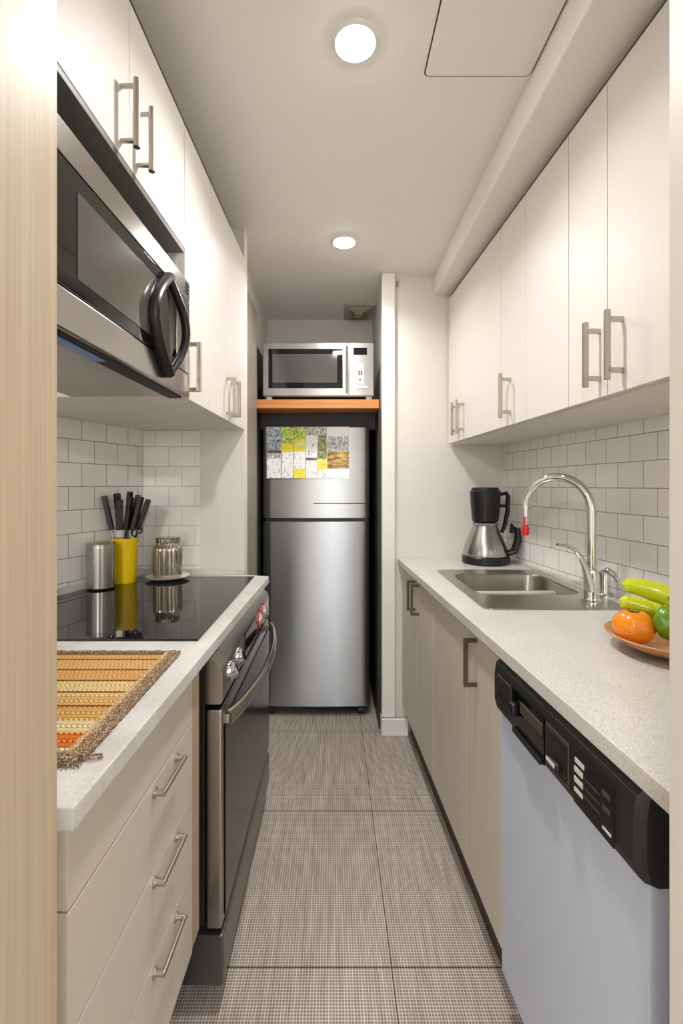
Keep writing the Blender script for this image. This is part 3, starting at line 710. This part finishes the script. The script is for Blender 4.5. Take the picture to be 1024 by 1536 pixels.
# microwave on the shelf
x0, x1, y0, y1, z0, z1 = -.368, .226, 2.500, 2.86, 1.768, 2.055
t = thing('microwave_oven', 'silver microwave oven standing on the pine shelf', 'microwave', (-.07, 2.68, 1.745))
b = nb(); box(b, x0, x1, y0+.018, y1, z0, z1, .004); obj('body', b, M['steel'], t)
b = nb(); box(b, x0, .088, y0, y0+.0175, z0+.002, z1-.002, .004); d = obj('door', b, M['fridge_top'], t)
b = nb(); box(b, x0+.030, .060, y0-.002, y0, z0+.042, z1-.034, .0009); wg = obj('window_frame', b, M['blackg'], d)
b = nb(); box(b, x0+.052, .030, y0-.0032, y0-.0021, z0+.072, z1-.062, .0004); obj('window_glass', b, M['greyglass'], wg)
b = nb(); tube(b, [(.080, y0, z0+.02), (.080, y0-.010, z0+.028), (.080, y0-.010, z1-.028), (.080, y0, z1-.02)], .0045, 10); obj('handle', b, M['fridge_top'], d)
b = nb(); box(b, .0925, x1, y0, y0+.0175, z0+.002, z1-.002, .004); cpn = obj('control_panel', b, M['fridge_top'], t)
b = nb(); box(b, .118, .190, y0-.0012, y0, z1-.066, z1-.028, .0005); obj('display', b, M['blackg'], cpn)
b = nb(); box(b, .140, .172, y0-.0015, y0, z0+.065, z1-.112, .0006); kp = obj('keypad', b, M['white'], cpn)
for (xx, zz) in ((.148, z0+.130), (.160, z0+.130), (.148, z0+.118), (.160, z0+.118), (.152, z0+.088)):
    b = nb(); box(b, xx-.004, xx+.005, y0-.0028, y0-.0016, zz-.004, zz+.004, .0003); obj('key', b, M['black'], kp)
b = nb(); box(b, .140, .192, y0-.003, y0, z0+.042, z0+.054, .001); obj('open_button', b, M['white'], cpn)
for x in (x0+.03, x1-.025):
    for y in (y0+.03, y1-.04):
        b = nb(); lathe(b, [(.014, 0), (.017, .004), (.017, .022)], (x, y, 1.7452), 16); obj('foot', b, M['white'], t)
# tray beside
t = obj('serving_tray', box(nb(), -.4185, -.3995, 2.50, 2.86, 1.7455, 2.04, .004), M['black'], base=(-.41, 2.68, 1.7455), label='thin black tray standing on edge between the microwave and left wall', cat='tray')
b = nb(); tube(b, [(-.398, 2.51, 2.03), (-.398, 2.855, 2.03), (-.398, 2.855, 1.755), (-.398, 2.51, 1.755)], .0025, 8, closed=True); obj('rim', b, M['steel'], t)

# ceiling fittings
def downlight(x, y, label):
    t = thing('ceiling_light', label, 'light', (x, y, CEIL-.008), group='recessed ceiling downlights')
    b = nb(); lathe(b, [(.0485, .0078), (.0485, .001), (.050, .0), (.057, .004), (.059, .0078)], (x, y, CEIL-.008), 48, cap=False); obj('trim_ring', b, M['lampring'], t)
    b = nb(); lathe(b, [(.020, -.0062), (.036, -.004), (.045, .0005), (.048, .003), (.048, .0075)], (x, y, CEIL-.008), 40); obj('diffuser', b, M['lamp'], t)
downlight(.059, 1.156, 'round lit ceiling downlight nearest the viewer, larger in view')
downlight(.057, 2.104, 'round lit ceiling downlight farther off, near the fridge alcove')
b = nb()
t = thing('ceiling_vent', 'square louvred ceiling vent above the silver microwave', 'vent', (.17, 2.95, CEIL-.03))
b = nb(); prism(b, [(.082, 2.83), (.262, 2.83), (.262, 3.07), (.082, 3.07)], CEIL-.012, CEIL-.0005, hole=[(.100, 2.85), (.244, 2.85), (.244, 3.05), (.100, 3.05)], bev=.001); obj('frame', b, M['vent'], t)
b = nb(); 
for i in range(3):
    q = .018*i; e = .100+q; f = .244-q; g = 2.85+q*1.3; h = 3.05-q*1.3
    loft(b, [[(e,g,CEIL-.012),(f,g,CEIL-.012),(f,h,CEIL-.012),(e,h,CEIL-.012)], [(e+.014,g+.014,CEIL-.024-.003*i),(f-.014,g+.014,CEIL-.024-.003*i),(f-.014,h-.014,CEIL-.024-.003*i),(e+.014,h-.014,CEIL-.024-.003*i)]], cap1=(i==2))
obj('louvre', b, M['vent'], t)
# access panel
t = thing('access_panel', 'flush ceiling access panel beside the soffit', 'panel', (.39, .95, CEIL-.004))
b = nb(); pp = rrect(.250, .530, .62, 1.250, .012, 0)
prism(b, [(p[0], p[1]) for p in pp], CEIL-.004, CEIL-.0012, bev=.0008); obj('cover', b, M['ceil'], t)
b = nb(); prism(b, [(p[0], p[1]) for p in rrect(.2465, .5335, .617, 1.2545, .014, 0)], CEIL-.0011, CEIL-.0004); obj('gap_shade', b, M['shadow'], t)  # dark sheet behind the cover, shade of the seam painted in
# hook
t = thing('wall_hook', 'small brass hook high on the wall beside the white post', 'hook', (.345, 2.435, 2.33))
b = nb(); box(b, .337, .351, 2.436, 2.4395, 2.325, 2.358, .001); obj('plate', b, M['nickel'], t)
b = nb(); tube(b, [(.344, 2.436, 2.345), (.344, 2.424, 2.343), (.344, 2.419, 2.333), (.344, 2.424, 2.325), (.344, 2.430, 2.327)], .0022, 8); obj('hook', b, M['nickel'], t)

# ------------------------------------------------------------------ LEFT COUNTER ITEMS
# placemat (origin at its near edge so the stripes follow it)
px0, px1, py0, py1 = -.74, -.352, .635, 1.045
t = thing('placemat', 'striped orange and cream woven placemat on the left worktop', 'placemat', (px0, py0, .9103))
b = nb(); box(b, px0, px1-.006, py0+.004, py1-.004, .9105, .9165, .002); obj('woven_field', b, M['mat'], t)
def wob(a, c, n=60, amp=.0012): 
    a, c = Vector(a), Vector(c); return [a.lerp(c, i/n)+Vector((amp*math.sin(i*1.9), amp*math.cos(i*2.3), .0006+.0005*math.sin(i*1.3))) for i in range(n+1)]
b = nb(); tube(b, wob((px1, py0, .9155), (px1+.0, py1, .9155)), .0052, 10); tube(b, wob((px1+.0095, py0+.004, .9152), (px1+.0095, py1, .9152)), .0048, 10)
obj('braided_edge', b, M['braid'], t)
b = nb(); tube(b, wob((px0, py1-.002, .9155), (px1, py1-.002, .9155)), .0050, 10); obj('braided_edge', b, M['braid'], t)
b = nb(); tube(b, wob((px0, py0, .9155), (px1+.005, py0, .9155)), .0052, 10); tube(b, wob((px0, py0+.0095, .9165), (px1, py0+.0095, .9165)), .005, 10); obj('braided_edge', b, M['braid'], t)
b = nb(); tube(b, wob((px1-.013, py0+.006, .9168), (px1-.013, py1-.006, .9168)), .0046, 10); obj('cream_stitching', b, M['cream'], t)
b = nb(); tube(b, [(px1+.010, py0+.012, .914), (px1+.022, py0+.006, .9135), (px1+.034, py0+.012, .9128), (px1+.030, py0+.020, .9128), (px1+.014, py0+.016, .9135)], .0016, 8)
for k in range(16):
    a = -PI/2+(k-8)*.16; l = .010+.010*random.random(); p = Vector((px1-.004+.0012*(k-8), py0, .9145)); tube(b, [p, p+Vector((math.cos(a)*l*.5, math.sin(a)*l*.5, .001)), p+Vector((math.cos(a)*l, math.sin(a)*l, -.0025))], [.0014, .0011, .0005], 5)
obj('hanging_loop', b, M['braid'], t)

# steel canister
cx, cy, zt = -.838, 1.70, .9157
t = thing('canister', 'brushed steel canister on the hob in front of the yellow knife holder', 'canister', (cx, cy, zt))
b = nb(); lathe(b, [(.045, 0), (.047, .004), (.047, .006)], (cx, cy, zt), 40); obj('base_ring', b, M['black'], t)
b = nb(); lathe(b, [(.0485, .0062), (.0485, .150), (.0475, .154)], (cx, cy, zt), 48); obj('body', b, M['steel'], t)
b = nb(); lathe(b, [(.0495, .1545), (.0495, .163), (.046, .1675), (.010, .169)], (cx, cy, zt), 48); obj('lid', b, M['steel'], t)
# knife holder
cx, cy = -.800, 1.805
t = thing('knife_holder', 'bright yellow knife holder on the hob behind the steel canister', 'knife holder', (cx, cy, zt))
b = nb(); lathe(b, [(.040, 0), (.042, .003), (.050, .155), (.053, .165), (.053, .172), (.049, .172), (.046, .155), (.038, .006), (.0, .006)], (cx, cy, zt), 48, cap=False); obj('cup', b, M['yellow'], t)
b = nb(); lathe(b, [(.041, 0), (.041, .0)], (cx, cy, zt), 8, cap=False); b.free()
b = nb(); lathe(b, [(.046, .150), (.046, .156), (.010, .157)], (cx, cy, zt), 40); obj('insert', b, M['blackm'], t)
kn0 = [(-.030,-.018,-.20,-.05,.118),( -.018,.012,-.10,.02,.124),(-.008,-.026,.02,-.04,.100),(.002,.018,.04,.04,.130),(.010,-.020,.14,-.02,.112),(.018,.010,.16,.03,.120),(.024,-.010,.26,0,.116),(.032,.012,.34,.03,.108)]
kn = [(a_, b_, c_, d_, L_+.062) for a_, b_, c_, d_, L_ in kn0]
names = ['leftmost', 'second from left', 'third from left', 'fourth from left', 'fourth from right', 'third from right', 'second from right', 'rightmost']
for (dx, dy, lx, ly, L), nm in zip(kn, names):
    base = Vector((cx+dx, cy+dy, zt+.158)); d = Vector((lx, ly, 1)).normalized()
    t = thing('knife', 'black handled kitchen knife, %s of those in the yellow holder' % nm, 'knife', tuple(base), group='knives in the yellow holder')
    q = d.to_track_quat('Z', 'X').to_matrix()
    b = nb(); box(b, -.0008, .0008, -.011, .011, 0, .048, 0); bmesh.ops.transform(b, matrix=q.to_4x4(), verts=b.verts); bmesh.ops.translate(b, vec=base, verts=b.verts); obj('blade', b, M['steel'], t)
    b = nb(); box(b, -.009, .009, -.013, .013, .046, L, .004, 3); bmesh.ops.transform(b, matrix=q.to_4x4(), verts=b.verts); bmesh.ops.translate(b, vec=base, verts=b.verts); obj('handle', b, M['black'], t)
# scissors
base = Vector((cx+.036, cy-.018, zt+.158))
t = thing('scissors', 'black handled scissors at the right side of the yellow holder', 'scissors', tuple(base))
b = nb(); 
for s in (0, 1):
    c = base+Vector((.010+.018*s, -.002, .036+.012*s)); tube(b, [c+Vector((.011*math.cos(a), 0, .015*math.sin(a))) for a in [2*PI*k/16 for k in range(16)]], .0033, 8, closed=True)
obj('handles', b, M['black'], t)
b = nb(); box(b, base.x-.004, base.x+.008, base.y-.003, base.y-.001, base.z, base.z+.024, .0005); obj('blades', b, M['steel'], t)
# saucer and jar
cx, cy = -.655, 1.868
b = nb(); lathe(b, [(.040, 0), (.045, .001), (.070, .006), (.084, .012), (.085, .014), (.070, .0095), (.045, .005), (.0, .004)], (cx, cy, zt), 56, cap=False)
obj('saucer', b, M['saucer'], base=(cx, cy, zt), label='cream glazed saucer under the ribbed glass jar on the hob', cat='saucer')
t = thing('glass_jar', 'ribbed silvery jar with a lid standing on the saucer', 'jar', (cx, cy, zt+.0145))
b = nb(); lathe(b, [(.046, 0), (.052, .004), (.054, .012), (.055, .110), (.053, .122), (.044, .132), (.043, .140)], (cx, cy, zt+.0062), 96, ribs=24, amp=.0014); obj('jar_body', b, M['glassy'], t)
b = nb(); lathe(b, [(.044, .1405), (.046, .143), (.046, .158), (.043, .161)], (cx, cy, zt+.0062), 96, ribs=32, amp=.0008); obj('lid', b, M['chromed'], t)

# ------------------------------------------------------------------ LIGHTS
def area(name, loc, rot, size, power, col, shape='DISK', sy=None, spread=None):
    l = bpy.data.lights.new(name, 'AREA'); l.shape = shape; l.size = size; l.energy = power; l.color = col
    if sy: l.size_y = sy
    if spread: l.spread = spread
    o = bpy.data.objects.new(name, l); C.objects.link(o); o.location = loc; o.rotation_euler = rot; return o
warm = (1, .99, .98)
area('downlight_or_fill', (.059, 1.156, CEIL-.016), (0,0,0), .09, 5.6, warm, spread=2.45)
area('downlight_or_fill', (.057, 2.104, CEIL-.016), (0,0,0), .09, 4.5, warm, spread=2.45)
area('downlight_or_fill', (.05, .05, CEIL-.016), (0,0,0), .12, 1.6, warm, spread=2.2)  # unseen lamp above the doorway, added for fill
area('downlight_or_fill', (-.9, -1.9, CEIL-.012), (0,0,0), .5, 70, warm)  # unseen lamp added behind the camera as fill
area('downlight_or_fill', (.9, -1.9, CEIL-.012), (0,0,0), .5, 42, warm)  # second unseen fill lamp added in the outer room
area('window_daylight', ((WX0+WX1)/2, -3.10, (WZ0+WZ1)/2), (PI/2, 0, PI), WX1-WX0-.1, 95, (.84, .92, 1), 'RECTANGLE', WZ1-WZ0-.1)
w = bpy.data.worlds.new('daylight'); bpy.context.scene.world = w; w.use_nodes = True
bg = w.node_tree.nodes['Background']; bg.inputs[0].default_value = (.75, .87, 1, 1); bg.inputs[1].default_value = 1.5

# ------------------------------------------------------------------ CAMERA
cam = bpy.data.cameras.new('camera'); co = bpy.data.objects.new('camera', cam); C.objects.link(co)
co.location = (0, 0, 1.29); co.rotation_euler = (PI/2, 0, 0)
cam.sensor_fit = 'VERTICAL'; cam.sensor_height = 36; cam.sensor_width = 24; cam.lens = 700/1536*36
cam.shift_x = (512-497)/1536; cam.shift_y = -(768-728)/1536; cam.clip_start = .01
sc = bpy.context.scene; sc.camera = co
sc.view_settings.view_transform = 'Standard'; sc.view_settings.look = 'None'; sc.view_settings.gamma = 1; sc.view_settings.use_curve_mapping = False
sc.view_settings.exposure = 0.42
